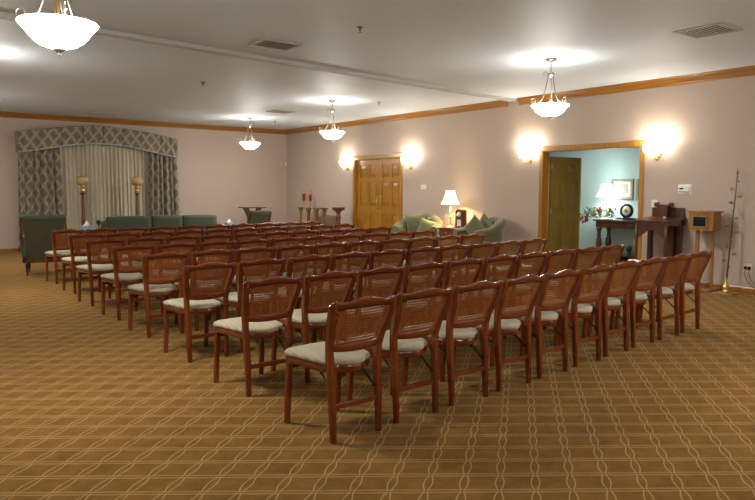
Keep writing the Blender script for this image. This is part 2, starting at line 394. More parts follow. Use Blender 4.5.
def post_c(z):
    """centre line of a rear post: x half-offset and y for a height"""
    K=[(0,.163,.0),(.2,.164,.008),(.42,.168,.022),(.50,.173,.020),(.56,.180,.006),(.66,.199,-.032),(.74,.211,-.062),(.805,.221,-.084)]
    for a,c in zip(K,K[1:]):
        if z<=c[0]:
            t=(z-a[0])/(c[0]-a[0]); return a[1]+(c[1]-a[1])*t,a[2]+(c[2]-a[2])*t
    return K[-1][1],K[-1][2]
def back_pt(u,z,off=0):
    """point on the bowed back surface, u in -1..1 between the posts"""
    x,y=post_c(z); return (x*u,y-.022*(1-u*u)+off,z)
def make_chair():
    t=thing('folding_chair','','chair')
    for s in (-1,1):
        b=MB(); secs=[]
        for z,w,d in ((0,.033,.033),(.1,.034,.038),(.2,.037,.042),(.35,.038,.046),(.44,.038,.047),(.50,.039,.044),(.56,.042,.046),(.62,.043,.048),(.68,.043,.048),(.74,.042,.044),(.772,.038,.034)):
            x,y=post_c(z); secs.append((s*x,y,z,w,d))
        b.bars(secs,.007).build('rear_leg','cherry',t)
        b=MB(); b.bars([(s*.186,.447,0,.031,.031),(s*.186,.442,.08,.034,.034),(s*.184,.425,.30,.036,.037),(s*.183,.418,.372,.036,.037)],.006).build('front_leg','cherry',t)
    o=outline(.211,.166,.047,.466,.062,.055)
    b=MB(); rings=[]
    for z,k in ((.372,.955),(.376,.975),(.392,.98),(.410,.98),(.414,.965)):
        rings.append([(x*k,.24+(y-.24)*k,z) for x,y in o])
    b.loft(rings,True,True,True).build('seat_frame','cherry_h',t)
    b=MB(); rings=[]
    for z,k in ((.414,.965),(.418,1.0),(.432,1.008),(.441,.985),(.449,.93),(.456,.80),(.460,.6),(.462,.35),(.463,.05)):
        rings.append([(x*k,.24+(y-.24)*k,z) for x,y in o])
    b.loft(rings,True,True,True).build('seat_cushion','seat',t)
    b=MB(); b.bars([(-.150,.008,.185,.001,.001)]*2) if False else None
    MB().box(-.150,.150,-.001,.017,.180,.212,.004).build('rear_stretcher','cherry_h',t)
    # metal folding hardware
    MB().box(-.168,.168,.405,.413,.338,.362).build('crossbar','black',t)
    for s in (-1,1):
        b=MB(); b.tube([(s*.1435,.02,.262),(s*.1435,.035,.275),(s*.1435,.155,.366)],.0055,6); b.lathe([(.009,-.006),(.011,0),(.009,.006)],(s*.1435,.022,.266),8)
        b.build('folding_brace','black',t)
    # crest rail
    def ztop(u):
        a=abs(u); return .778+.029*max(0,cos(min(.5,a*.66)*PI))**1.7+.017*max(0,(a-.55)/.45)**1.4
    N=22; rings=[]
    for i in range(N+1):
        u=-1.03+2.06*i/N; zt=ztop(max(-1,min(1,u))); zb=.734+.016*(1-u*u)
        uu=max(-1.06,min(1.06,u))
        if abs(u)>1.0: zt-=.010; zb+=.006
        sec=[]
        for z,o_ in ((zb,-.012),((zb+zt)/2,-.0145),(zt-.008,-.014),(zt-.001,-.008),(zt,0),(zt-.002,.008),(zt-.010,.012),((zb+zt)/2,.0125),(zb,.010)):
            sec.append(back_pt(uu,z,o_))
        rings.append(sec)
    MB().loft(rings,True,True,True).build('crest_rail','cherry_h',t)
    rings=[]
    for i in range(13):
        u=-.96+1.92*i/12; zt=.545-.006*(1-u*u); zb=.503-.012*(1-u*u)
        rings.append([back_pt(u,z,o_) for z,o_ in ((zb,-.009),(zb+.004,-.013),(zt-.004,-.013),(zt,-.009),(zt,.008),(zb,.008))])
    MB().loft(rings,True,True,True).build('lower_rail','cherry_h',t)
    # cane panel with real holes, two close faces
    NX,NZ=27,15; b=MB()
    for off in (-.0007,.0007):
        def pt(i,j): return back_pt(-.83+1.66*i/NX,.533+(.758-.533)*j/NZ,off)
        V={}
        def vt(i,j):
            k=(round(i,3),round(j,3))
            if k not in V: V[k]=b.bm.verts.new(pt(i,j))
            return V[k]
        for i in range(NX):
            for j in range(NZ):
                edge=i in (0,1,NX-1,NX-2) or j in (0,NZ-1)
                A=[vt(i,j),vt(i+1,j),vt(i+1,j+1),vt(i,j+1)]
                if edge: b.face(A); continue
                h=.235; H=[vt(i+h,j+h),vt(i+1-h,j+h),vt(i+1-h,j+1-h),vt(i+h,j+1-h)]
                for q in range(4): b.face([A[q],A[(q+1)%4],H[(q+1)%4],H[q]])
    # frame strip that holds the cane at each side
    b.build('cane_panel','cane',t)
    return t
ordn=['first','second','third','fourth','fifth','sixth','seventh','eighth','ninth','tenth']
proto=make_chair()
RL=[(2.05,3.07),(2.07,4.14),(2.11,5.27),(2.16,6.39),(2.20,7.46),(2.22,8.57),(2.30,9.73),(2.33,10.91)]
rownames=['in the row nearest the camera','in the second row from the camera','in the third row from the camera','in the fourth row from the camera','in the fifth row from the camera','in the sixth row from the camera','in the seventh row from the camera','in the farthest row by the sofas']
first=True
for k,(rx,ry) in enumerate(RL):
    ax=math.radians(4.5 if k else 5.2)
    for i in range(10):
        c=proto if first else copytree(proto); first=False
        jx=random.uniform(-.005,.005) if i else 0; jy=random.uniform(-.008,.008) if i else 0
        c.location=(rx+cos(ax)*(.497*i+.165)+jx,ry+sin(ax)*(.497*i+.165)+jy,0)
        c.rotation_euler=(0,0,math.radians(2.2+random.uniform(-.6,.6)))
        pos='leftmost' if i==0 else ('rightmost' if i==9 else ordn[i]+' from the left')
        c.scale=(1,1,1.022)
        c['label']='cane-back folding chair, '+pos+' '+rownames[k]
        c['category']='chair'; c['group']='cane back folding chairs in rows'

# ---------------------------------------------------------------- pendants
def make_pendant():
    t=thing('pendant_light','','light')
    # origin at ceiling point
    MB().lathe([(.075,0),(.078,-.008),(.06,-.022),(.02,-.035),(.012,-.05),(0,-.052)],n=20).build('canopy','nickel',t)
    b=MB(); b.tube([(0,0,-.04),(0,0,-.17)],.006,8)
    for z in (-.07,-.10,-.13): b.lathe([(.006,-.008),(.013,0),(.006,.008)],(0,0,z),8)
    b.build('stem','nickel',t)
    b=MB(); b.lathe([(.0,-.235),(.02,-.23),(.045,-.20),(.05,-.185),(.03,-.17),(.012,-.155),(.0,-.15)],n=14)
    for k in range(3):
        a=2*PI*k/3+.5; pts=[]
        for q in range(12):
            th=q/11*1.6*PI; r=.028*(1-.55*q/11); pts.append(((.045+.03+r*cos(PI-th)*1)*cos(a),(.045+.03+r*cos(PI-th))*sin(a),-.19+r*sin(PI-th)*1.1))
        b.tube(pts,.0055,6)
    b.build('hub','nickel',t)
    for k in range(3):
        a=2*PI*k/3+.5
        pts=[(.035,-.215),(.045,-.28),(.062,-.36),(.085,-.45),(.115,-.52),(.15,-.56),(.20,-.578)]
        b=MB(); b.tube([(r*cos(a),r*sin(a),z) for r,z in pts],.006,6)
        for a2 in (a,): # scroll on the rim
            pr=[]
            for q in range(14):
                th=q/13*1.7*PI; r=.032*(1-.5*q/13); pr.append(((.225-r*cos(th)+.01)*cos(a2),(.225-r*cos(th)+.01)*sin(a2),-.535+r*sin(th)))
            b.tube([( .20*cos(a2),.20*sin(a2),-.578)]+pr,.0055,6)
        b.build('suspension_rod','nickel',t)
    MB().lathe([(.009,-.555),(.022,-.54),(.012,-.525),(.024,-.505),(.010,-.48),(.014,-.465),(.006,-.44),(0,-.43)],n=12).build('socket_finial','brass',t)
    MB().lathe([(.272,-.585),(.276,-.592),(.262,-.606),(.235,-.628),(.205,-.66),(.17,-.69),(.125,-.714),(.07,-.728),(0,-.732),(0,-.724),(.07,-.72),(.12,-.706),(.163,-.683),(.198,-.652),(.228,-.62),(.255,-.598),(.268,-.585)],n=40,cap=False).build('glass_bowl','bowl',t)
    gb=t.children[-1] if False else [q for q in bpy.data.objects if q.name.startswith('glass_bowl')][-1]
    gb.scale=(.87,.87,1); gb.data.materials.append(M['bowl_in'])
    for f in gb.data.polygons:
        r_=math.hypot(f.center.x,f.center.y)
        if f.center.z>-.590 or f.normal.z>.0: f.material_index=1
    MB().lathe([(.0,-.728),(.042,-.730),(.036,-.742),(.018,-.752),(.008,-.757),(.012,-.765),(.008,-.773),(0,-.777)],n=14).build('bottom_finial','nickel',t)
    return t
pp=make_pendant(); first=True
PEND=[(1.09,4.80,'nearest alabaster bowl pendant at upper left of the room'),
 (7.24,5.78,'alabaster bowl pendant nearest the open hall doorway'),
 (7.29,10.96,'alabaster bowl pendant near the closed double door'),
 (7.46,14.70,'farthest alabaster bowl pendant near the back corner'),
 (1.27,9.85,'alabaster bowl pendant cut off at the far left edge')]
WARM=(1.0,.95,.86)
for x,y,l in PEND:
    c=pp if first else copytree(pp); first=False
    c.location=(x,y,HC); c.scale=(1,1,1.10) if y<5 else (1,1,1); c['label']=l; c['category']='light'; c['group']='bowl pendants on the ceiling'
    p=point('pendant_lamp',(x,y,HC-.53),1.6,WARM,.09); p.parent=c; p.location=(0,0,-.53)
# pendants added outside the frame to brighten the room
for x,y in ((1.1,14.2),(5.6,1.2),(1.0,-1.2),(6.0,-2.8)):
    c=copytree(pp); c.location=(x,y,HC); c['label']='added alabaster bowl pendant, out of view, brightening the room'; c['category']='light'; c['group']='bowl pendants on the ceiling'

# ---------------------------------------------------------------- sconces
def make_sconce():
    t=thing('wall_sconce','','light')   # origin on wall, local -x into room
    MB().lathe([(0,0),(.048,.0),(.05,.008),(.038,.018),(.02,.03),(.012,.05),(0,.052)],n=18,sx=1.25).build('back_plate','brass',t,rot=(0,-PI/2,0))
    MB().lathe([(.0,-.05),(.014,-.045),(.02,-.03),(.012,-.015),(.016,0),(.0,.02)],(-.055,0,-.0),12).build('centre_finial','brass',t)
    for s in (-1,1):
        b=MB(); pts=[(-.05,0,0),(-.07,s*.03,-.035),(-.085,s*.07,-.045),(-.095,s*.105,-.02),(-.10,s*.12,.02)]
        b.tube(pts,.006,8); b.lathe([(.0,.015),(.02,.02),(.03,.03),(.012,.04),(.012,.05)],(-.10,s*.12,0),12)
        b.build('arm','brass',t)
        MB().lathe([(.018,.045),(.034,.06),(.052,.095),(.058,.13),(.055,.155),(.070,.185),(.066,.185),(.050,.155),(.053,.13),(.047,.097),(.03,.065),(.014,.05)],(-.10,s*.12,0),20,lobes=8,amp=.03).build('glass_shade','sconceglass',t)
    return t
sc=make_sconce(); first=True
for y,l in ((14.02,'double brass sconce left of the closed double door'),(11.60,'double brass sconce right of the closed double door'),(8.24,'double brass sconce left of the open hall doorway'),(5.75,'double brass sconce right of the open hall doorway')):
    c=sc if first else copytree(sc); first=False
    c.location=(XR-.002,y,1.945 if y<6 or 11<y<12 else 1.97); c['label']=l; c['category']='light'; c['group']='brass sconces on the right wall'
    for s in (-1,1):
        p=point('sconce_lamp',(0,0,0),1.9,(1.0,.93,.80),.03); p.parent=c; p.location=(-.10,s*.12,.20)

# ---------------------------------------------------------------- ceiling fittings
def vent(x0,x1,y0,y1,label,nsl,rz=0,filled=False):
    cx,cy=(x0+x1)/2,(y0+y1)/2; a,c=(x1-x0)/2,(y1-y0)/2
    t=thing('ceiling_vent',label,'vent',(cx,cy,HC),rz)
    MB().box(-a+.02,a-.02,-c+.02,c-.02,-.004,-.001).build('duct_opening','vent' if filled else 'ventdark',t)
    b=MB()
    for q in ((-a,a,-c,-c+.035),(-a,a,c-.035,c),(-a,-a+.035,-c+.03,c-.03),(a-.035,a,-c+.03,c-.03)): b.box(*q,-.014,0)
    b.build('frame','vent',t)
    b=MB()
    for i in range(nsl):
        y=-c+.04+(2*c-.08)*(i+.5)/nsl; w=(2*c-.08)/nsl
        b.loft([[(x,y-w*.42,-.012),(x,y+w*(.28 if not filled else .45),-.006),(x,y+w*(.28 if not filled else .45),-.004),(x,y-w*.42,-.010)] for x in (-a+.03,a-.03)],True,True,False)
    b.build('louvre','vent',t)
    return t
vent(3.76,4.26,7.02,7.42,'square grille vent beside the ceiling track',12,0,True)
vent(7.16,7.66,12.95,13.35,'small far vent in the ceiling near the back corner',9)
vent(7.02,7.50,3.5,4.0,'large louvred vent at the upper right of the ceiling',10)
vent(4.2,4.7,15.8,16.15,'faint flush vent in the ceiling above the curtains',9,0,True)
for x,y,l in ((4.29,5.92,'sprinkler head nearest the camera on the ceiling'),(4.47,10.4,'sprinkler head left of centre beyond the ceiling track'),(8.11,10.57,'sprinkler head right of the middle pendant'),(8.31,15.04,'sprinkler head by the farthest pendant')):
    t=thing('sprinkler_head',l,'sprinkler',(x,y,HC),0,'sprinkler heads on the ceiling')
    MB().lathe([(.035,0),(.035,-.006),(.015,-.01),(.010,-.035),(0,-.036)],n=14).build('escutcheon','nickel',t)
    b=MB(); b.tube([(-.012,0,-.02),(-.016,0,-.035),(0,0,-.052)],.003,6); b.tube([(.012,0,-.02),(.016,0,-.035),(0,0,-.052)],.003,6); b.lathe([(.0,-.056),(.02,-.055),(.02,-.052),(0,-.051)],n=12)
    b.build('deflector','nickel',t)

# ---------------------------------------------------------------- wall fittings
t=thing('thermostat','white thermostat on the wall right of the open doorway','thermostat',(XR+.001,5.30,1.445))
MB().box(-.006,0,-.10,.10,-.07,.07,.002).build('back_plate','white',t)
MB().box(-.035,-.006,-.085,.075,-.05,.05,.004).build('housing','white',t)
MB().box(-.0365,-.0351,0,.06,.0,.02).build('display','window',t)
MB().box(-.040,-.0352,-.08,.07,-.042,-.034).build('slot','ventdark',t)
t=thing('wall_control','small white wall control right of the double door','control',(XR,11.14,1.49))
MB().box(-.03,0,-.085,.085,-.05,.05,.004).build('housing','white',t)
MB().box(-.0315,-.0301,.02,.06,.01,.028).build('display','window',t)
t=thing('motion_sensor','small white sensor high in the far corner','sensor',(XR-.03,YB-.03,2.15),PI/4)
MB().soft(-.035,.035,-.03,.02,-.05,.05,.02).build('housing','white',t)
MB().lathe([(.018,0),(.014,.008),(0,.012)],n=12).build('lens','ventdark',t,(0,-.03,0),(PI/2,0,0))
def outlet(x,y,z,label,plugs):
    t=thing('wall_outlet',label,'outlet',(x,y,z))
    MB().box(-.006,0,-.058,.058,-.06,.06,.002).build('cover_plate','cream',t)
    for s in (-1,1):
        MB().box(-.009 if not plugs else -.035,-.006,s*.027-.016,s*.027+.016,-.02,.02,.003).build('plug' if plugs else 'socket','black' if plugs else 'white',t)
        if plugs:
            MB().tube([(-.03,s*.027,-.015),(-.04,s*.03,-.08),(-.05,s*.03-.05,-.18),(-.05,s*.03-.13,-.26),(-.05,s*.03-.25,-.30),(-.06,s*.03-.42,-.335)],.004,6).build('power_cord','black',t)
    return t
outlet(XR,4.34,.36,'wall outlet with two black plugs at the right edge',True)
outlet(XH,7.86,.34,'brass coloured outlet low on the teal hall wall',False)

# ---------------------------------------------------------------- curtains
VX0,VX1=2.90,6.51
def vz(u): return 2.665+.215*sin(PI*u)**1.0 + .02*u          # top edge
def vb(u):
    a=sin(PI*max(0,min(1,(u-.0)/1.0))); return 2.225+.25*a**1.3
t=thing('window_valance','arched patterned valance over the pleated curtains','valance',(0,0,0))
NP=8
def vfn(i,j):
    x=VX0+(VX1-VX0)*i; z=vb(i)+(vz(i)-vb(i))*j
    ph=(i*NP)%1; pl=.018*math.exp(-((min(ph,1-ph))/.035)**2)
    e=.0
    if i<.14 or i>.86: e=.012*sin(i*2*PI*32)
    return (x,YB-.27+pl*1.6+e,z)
MB().grid(vfn,260,10,uvs=lambda a,c:((VX1-VX0)*a,vz(a)-.0+ (vb(a)-vz(a))*(1-c))).build('pelmet_cloth','drape',t,mods=.006)
b=MB(); b.grid(lambda i,j:(VX0+(VX1-VX0)*i,YB-.277+.0*j+(.028*math.exp(-((min((i*NP)%1,1-(i*NP)%1))/.035)**2)),vb(i)-.008+.035*j),200,1); b.build('braid_trim','border',t,mods=.006)
for x in (VX0,VX1-.006): MB().box(x,x+.006,YB-.27,YB-.002,2.235,2.68).build('return_side','drape',t)
def drape(x0,x1,name,label,mat,n,amp,y,ztop,taper=0,top2=None):
    def fn(i,j):
        z=.03+(ztop(i)-.03)*j; s=i*n*2*PI
        a=amp*(.75+.25*sin(i*23.1+1))*(1-.25*j)
        k=sin(s)+.25*sin(2*s+1.3*j+i*5)
        xx=x0+(x1-x0)*i+ .012*sin(s*.5+j*2)
        xx=xx+taper*(1-j)*((i-.5)*.12)
        return (xx,y+a*k,z)
    L=(x1-x0)*1.5
    o=MB().grid(fn,int(n*14),14,uvs=lambda a,c:(L*a,2.4*c)).build(name,mat,mods=.004)
    return tag(o,label,'curtain')
drape(VX0+.01,3.76,'patterned_drape','patterned drape hanging at the left of the window','drape',6,.065,YB-.178,lambda i:2.40,1)
drape(5.80,VX1+.0,'patterned_drape','patterned drape hanging at the right of the window','drape',6,.065,YB-.178,lambda i:2.40,1)
drape(3.55,6.02,'pleated_curtain','plain taupe pleated curtain between the patterned drapes','sheer',26,.034,YB-.06,lambda i:2.52)

# ---------------------------------------------------------------- upholstered furniture
def armchair(label,loc,rz,sc=1):
    """low armchair with raked rolled back; faces local +y, origin at base centre"""
    t=thing('armchair',label,'armchair',loc,rz,'green armchairs with olive backs')
    t.scale=(sc*.84,sc*.92,sc*1.02)
    W=.33
    # outside back panel: raked sheet with thickness
    rings=[]
    for z,y,w in ((.22,-.30,.30),(.40,-.335,.31),(.60,-.385,.325),(.78,-.44,.34),(.86,-.47,.345)):
        rings.append([(-w,y-.0,z),(w,y,z),(w,y+.09,z),(-w,y+.09,z)])
    MB().loft(rings,True,True,False).build('outer_back','olive',t)
    rings=[]
    for z,y,w,d in ((.42,-.20,.25,.11),(.60,-.245,.265,.12),(.76,-.30,.28,.12),(.85,-.335,.285,.10)):
        rings.append([(-w,y-d/2,z),(0,y-d/2,z),(w,y-d/2,z),(w,y+d*.3,z),(w*.6,y+d*.55,z),(0,y+d*.62,z),(-w*.6,y+d*.55,z),(-w,y+d*.3,z)])
    MB().loft(rings).build('inner_back','greenvelvet',t)
    # rolled top
    b=MB(); b.lathe([(.0,-.365),(.035,-.362),(.052,-.345),(.052,.345),(.035,.362),(0,.365)],n=16,sy=1.1); b.build('rolled_top','greenvelvet',t,(0,-.43,.885),(0,PI/2,0))
    for s in (-1,1):
        MB().loft([[(s*(.345),-.31,.20),(s*.375,-.31,.20),(s*.375,-.27,.20),(s*.345,-.27,.20)],[(s*.355,-.39,.60),(s*.385,-.39,.60),(s*.385,-.35,.60),(s*.355,-.35,.60)],[(s*.345,-.49,.90),(s*.372,-.49,.90),(s*.372,-.44,.90),(s*.345,-.44,.90)]],True,True,False).build('back_post','mahog',t)
        MB().soft(s*.34-.05,s*.34+.05,-.36,.28,.25,.60,.04).build('arm','greenvelvet',t)
    MB().soft(-.29,.29,-.25,.34,.30,.46,.05,.1).build('seat_cushion','greenvelvet',t)
    MB().box(-.345,.345,-.31,.31,.20,.30,.008).build('seat_rail','mahog',t)
    for x in (-.31,.31):
        for y in (-.27,.27):
            MB().lathe([(.013,0),(.016,.01),(.012,.03),(.018,.07),(.026,.13),(.02,.15),(.03,.165),(.03,.20)],(x,y,0),14).build('leg','darkfoot',t)
    return t
def rotd(fx,fy): return math.atan2(fy,fx)-PI/2
armchair('green armchair seen from behind at the far left of the chair rows',(2.50,12.42,0),rotd(.24,.96),1.05)
armchair('green armchair seen from behind in front of the pedestal table',(6.98,13.94,0),rotd(-.30,.95),1.01)

def sofa():
    t=thing('sofa','dark green three-cushion sofa in front of the curtains','sofa',(5.56,15.2,0))
    W=1.34
    MB().soft(-W,W,-.40,.42,.12,.36,.04).build('base','greenvelvet',t)
    MB().soft(-W+.04,W-.04,.22,.44,.30,.74,.07).build('back_frame','greenvelvet',t)
    xs=(-1.25,-.27,.45,1.30)
    for a,c in zip(xs,xs[1:]):
        MB().soft(a+.008,c-.008,-.38,.24,.36,.50,.05,.08).build('seat_cushion','greenvelvet',t)
        MB().soft(a+.008,c-.008,.04,.26,.49,.83,.045,.04).build('back_cushion','greenvelvet',t)
    for s in (-1,1): MB().soft(s*1.33-.08,s*1.33+.08,-.42,.20,.12,.58,.07).build('arm','greenvelvet',t)
    for x in (-1.15,1.15):
        for y in (-.33,.35): MB().lathe([(.018,0),(.028,.06),(.03,.125)],(x,y,0),12).build('foot','darkfoot',t)
    return t
sofa()

def tub(label,loc,rz):
    t=thing('tub_chair',label,'armchair',loc,rz,'sage tub chairs by the right wall')
    # faces local +y ; U-shaped shell
    def path(u):
        s=u*2-1; A=.80 # arc half-length share
        if abs(s)<A:
            th=s/A*PI*.5; return (.345*sin(th),-.08-.30*cos(th)),(sin(th),-cos(th))
        k=(abs(s)-A)/(1-A); sg=1 if s>0 else -1
        return (sg*(.345+.01*k),-.08+.34*k),(sg,0)
    def sh(i,j):
        (x,y),(nx,ny)=path(i); s=abs(i*2-1)
        top=.66+.24*cos(min(1,s*1.02)*PI/2)**1.2; bot=.10
        # cross-section going round: j 0..1, outer bottom ->outer top -> roll -> inner top -> inner bottom
        K=[(.07,bot),(.085,bot+.15),(.10,bot+.35),(.125,top-.14),(.155,top-.06),(.155,top-.01),(.12,top+.03),(.06,top+.035),(.0,top+.015),(-.035,top-.03),(-.045,top-.10),(-.05,top-.22),(-.05,.34),(-.04,.20),(-.03,bot)]
        q=j*(len(K)-1); a=int(min(q,len(K)-2)); f=q-a; o=K[a][0]+(K[a+1][0]-K[a][0])*f; z=K[a][1]+(K[a+1][1]-K[a][1])*f
        if 8<=q<=12:
            # tufted inside
            o+=.016*sin(i*PI*12)*sin((q-8)*PI*.9)
        if i<.03 or i>.97: o*=.9
        return (x+nx*o,y+ny*o,z)
    b=MB(); b.grid(sh,72,42)
    # close the two arm fronts
    for i in (0,1):
        ring=[sh(i,j/42) for j in range(43)]
        vs=[b.bm.verts.new(p) for p in ring]; b.face(vs)
    bmesh.ops.remove_doubles(b.bm,verts=b.bm.verts[:],dist=.0008)
    b.build('shell','sage',t)
    b=MB()
    for i in range(1,12):
        for zz in (0,1):
            u=.12+.76*(i+.5*zz)/12; p=sh(u,(9.6+1.2*zz)/14); (x,y),(nx,ny)=path(u)
            b.lathe([(0,-.006),(.012,-.004),(.014,.002),(0,.008)],(p[0]-nx*.004,p[1]-ny*.004,p[2]),8)
    b.build('tufting_button','sage',t)
    MB().soft(-.31,.31,-.33,.27,.10,.32,.04).build('base','sage',t)
    MB().soft(-.30,.30,-.32,.31,.31,.47,.06,.1).build('seat_cushion','sage',t)
    for x in (-.26,.26):
        for y in (-.26,.22): MB().lathe([(.016,0),(.026,.07),(.028,.105)],(x,y,0),12).build('foot','darkfoot',t)
    return t
def pillow(label,loc,rot,m,sz=.44,th=.12):
    def f(i,j,s):
        a=i*2-1; c=j*2-1; k=((1-a**4)*(1-c**4)); h=th/2*max(0,k)**.55
        pin=1-.09*(1-abs(a))**1*(abs(c)**3) ; pin2=1-.09*(1-abs(c))*(abs(a)**3)
        return (a*sz/2*pin2,s*h,c*sz/2*pin)
    b=MB(); b.grid(lambda i,j:f(i,j,1),14,14); b.grid(lambda i,j:f(i,j,-1),14,14)
    bmesh.ops.remove_doubles(b.bm,verts=b.bm.verts[:],dist=.001)
    o=b.build('throw_pillow',m,None,loc,rot); return tag(o,label,'pillow','throw pillows on the tub chairs')
tA=(9.16,10.62,0); rA=rotd(-cos(.55),-sin(.55)); tub('sage green tufted tub chair beside the double door',tA,rA)
tB=(9.18,8.96,0); rB=rotd(-cos(.35),sin(.35)); tub('sage green tufted tub chair between clock table and doorway',tB,rB)
def loc_in(T,rz,x,y,z): return (T[0]+x*cos(rz)-y*sin(rz),T[1]+x*sin(rz)+y*cos(rz),T[2]+z)
pillow('sage throw pillow leaning in the tub chair beside the double door',loc_in(tA,rA,.06,-.10,.72),(-.28,.10,rA),'sagepil')
pillow('pale yellow-green pillow at the right of the far tub chair',loc_in(tA,rA,-.19,-.02,.66),(-.25,-.3,rA+.4),'sagelt',.34)
pillow('rear sage pillow standing in the near tub chair',loc_in(tB,rB,-.10,-.13,.73),(-.25,.7,rB),'sagepil',.42)
pillow('front sage pillow standing in the near tub chair',loc_in(tB,rB,-.06,.05,.70),(-.30,.65,rB+.2),'sagepil',.42)

# ---------------------------------------------------------------- tables and lamps
def sidetable(label,loc,w,d,h,mat='mahog',name='end_table'):
    t=thing(name,label,'table',loc)
    MB().box(-w/2,w/2,-d/2,d/2,h-.025,h,.006).build('tabletop',mat,t)
    MB().box(-w/2+.03,w/2-.03,-d/2+.03,d/2-.03,h-.17,h-.025).build('apron',mat,t)
    b=MB().box(-w/2+.024,-w/2+.030,-d/2+.07,d/2-.07,h-.155,h-.045,.002).build('drawer_front',mat,t)
    MB().lathe([(.004,0),(.006,.01),(.012,.018),(0,.024)],n=10).build('knob','brass',b,(-w/2+.024,0,h-.10),(0,-PI/2,0))
    for x in (-1,1):
        for y in (-1,1): MB().bars([(x*(w/2-.045),y*(d/2-.045),0,.022,.022),(x*(w/2-.05),y*(d/2-.05),h-.15,.04,.04)]).build('leg',mat,t)
    return t
sidetable('dark red end table between the two tub chairs',(9.42,9.81,0),.46,.50,.685,'redwood')
sidetable('small dark end table left of the sofa',(3.86,15.05,0),.46,.46,.56,'mahog')
sidetable('small dark end table right of the sofa',(7.22,15.25,0),.44,.44,.56,'mahog')
def table_lamp(label,loc,shade,sz=1,zs=(.40,.30,1),bm_='cream',col=(1,.74,.42),e=8):
    t=thing('table_lamp',label,'lamp',loc)
    MB().lathe([(.075,0),(.078,.012),(.06,.022),(.03,.035),(.022,.06),(.03,.075),(.022,.09),(.02,.19),(.028,.205),(.02,.22),(.018,.30),(.026,.32),(.014,.34),(.012,.40),(0,.40)],n=20,sx=sz,sy=sz).build('lamp_base',bm_,t)
    for z in (.07,.205,.32): MB().lathe([(.024*sz,-.008),(.034*sz,0),(.024*sz,.008)],(0,0,z),16).build('brass_collar','brass',t)
    b=MB(); b.tube([(0,0,.39),(0,0,.72)],.004,6); b.lathe([(0,0),(.012,.008),(.008,.02),(0,.03)],(0,0,.715),10); b.build('harp','brass',t)
    pr=[(r*zs[2],zs[0]+zs[1]*k) for r,k in ((.19,0),(.168,.13),(.140,.33),(.117,.57),(.098,.8),(.088,1))]; pr2=[(r-.004,z) for r,z in pr[::-1]]
    b=MB()
    rings=[]
    for r,z in pr+pr2: rings.append([(r*(1+.03*abs(cos(4*tt)))*cos(tt),r*(1+.03*abs(cos(4*tt)))*sin(tt),z) for tt in [2*PI*i/48 for i in range(48)]])
    rings.append(rings[0]); b.loft(rings,False); b.build('lamp_shade',shade,t)
    p=point('table_lamp_bulb',(0,0,0),e,col,.04); p.parent=t; p.location=(0,0,.56)
    return t
table_lamp('cream candlestick table lamp with lit bell shade on end table',(9.42,9.93,.685),'shade',1,(.46,.27,.95),'cream',(1,.76,.42),15)
t=thing('mantel_clock','red mahogany arched clock beside the lit table lamp','clock',(9.40,9.60,.686),.05)
def arch(w,h,n=12): return [(-w,0),(w,0)]+[(w*cos(a),h-w*.45+w*.45*sin(a)) for a in [PI*i/n for i in range(n+1)]]
MB().prism([(x,z+.02) for x,z in arch(.095,.345)],'x',-.06,.06).build('clock_case','redwood',t)
MB().box(-.075,.075,-.10,.10,0,.022,.004).build('plinth','redwood',t)
MB().lathe([(0,0),(.05,0),(.05,.004),(0,.005)],n=24).build('dial','clockface',t,(-.061,0,.265),(0,-PI/2,0))
MB().box(-.0615,-.060,-.05,.05,.04,.165,.0).build('glass_door','clockface',t)
b=MB(); b.tube([(-.064,0,.16),(-.064,0,.09)],.003,6); b.lathe([(0,-.004),(.02,0),(0,.004)],n=14); b.build('pendulum','brass',t)

def torchiere(label,x):
    t=thing('torchiere_lamp',label,'lamp',(x,16.30,0),0,'torchiere lamps before the curtains')
    MB().lathe([(.15,0),(.155,.02),(.12,.045),(.05,.06),(.04,.10),(.055,.14),(.03,.18),(0,.185)],n=24).build('base','redwood',t)
    MB().lathe([(.030,.18),(.04,.40),(.05,.62),(.036,.66),(.052,.69),(.042,.76),(.036,.9),(.026,1.15),(.022,1.28),(.038,1.30),(.06,1.325),(.062,1.335),(0,1.34)],n=20).build('column','redwood',t)
    MB().lathe([(.02,1.34),(.035,1.36),(.05,1.385),(.03,1.41),(.03,1.44),(.06,1.47),(.055,1.505),(0,1.51)],n=20).build('burner','brass',t)
    MB().lathe([(.05,1.505),(.09,1.515),(.125,1.55),(.138,1.60),(.132,1.645),(.11,1.685),(.075,1.708),(.055,1.715),(.05,1.712),(.07,1.703),(.105,1.68),(.126,1.64),(.131,1.60),(.118,1.555),(.08,1.52),(.04,1.51)],n=28).build('glass_globe','globe',t)
torchiere('amber globe torchiere lamp at the left of the curtain',4.09)
torchiere('amber globe torchiere lamp rising behind the sofa',5.31)

def tissue_box(label,loc,rz=0,m='blue',sz=1):
    t=thing('tissue_box',label,'tissue box',loc,rz); t.scale=(sz,)*3
    MB().box(-.11,.11,-.06,.06,0,.10,.004).build('carton',m,t)
    b=MB()
    def f(i,j):
        a=i*2*PI; r=.05*(1-j)**.7*(1+.35*sin(3*a+j*3))*(.5+.5*(1-j))+.004; return (r*cos(a)*1.1+.012*sin(j*4),r*sin(a)*.7,.1+.105*j**.9)
    b.grid(f,24,8,closeu=True); b.build('tissue','tissue',t)
tissue_box('pale blue tissue box on the table left of the sofa',(3.80,14.96,.56),.15)
tissue_box('pale blue tissue box on the table right of the sofa',(7.10,15.15,.56),.3,'blue',.85)
o=MB().lathe([(.045,0),(.045,.012),(.014,.03),(.010,.09),(.016,.11),(.036,.13),(.045,.16),(.043,.20),(.02,.215),(0,.218)],n=20).build('candle_holder','darkfoot',None,(4.03,14.88,.56)); tag(o,'small dark candle holder beside the blue tissue box','candle holder')
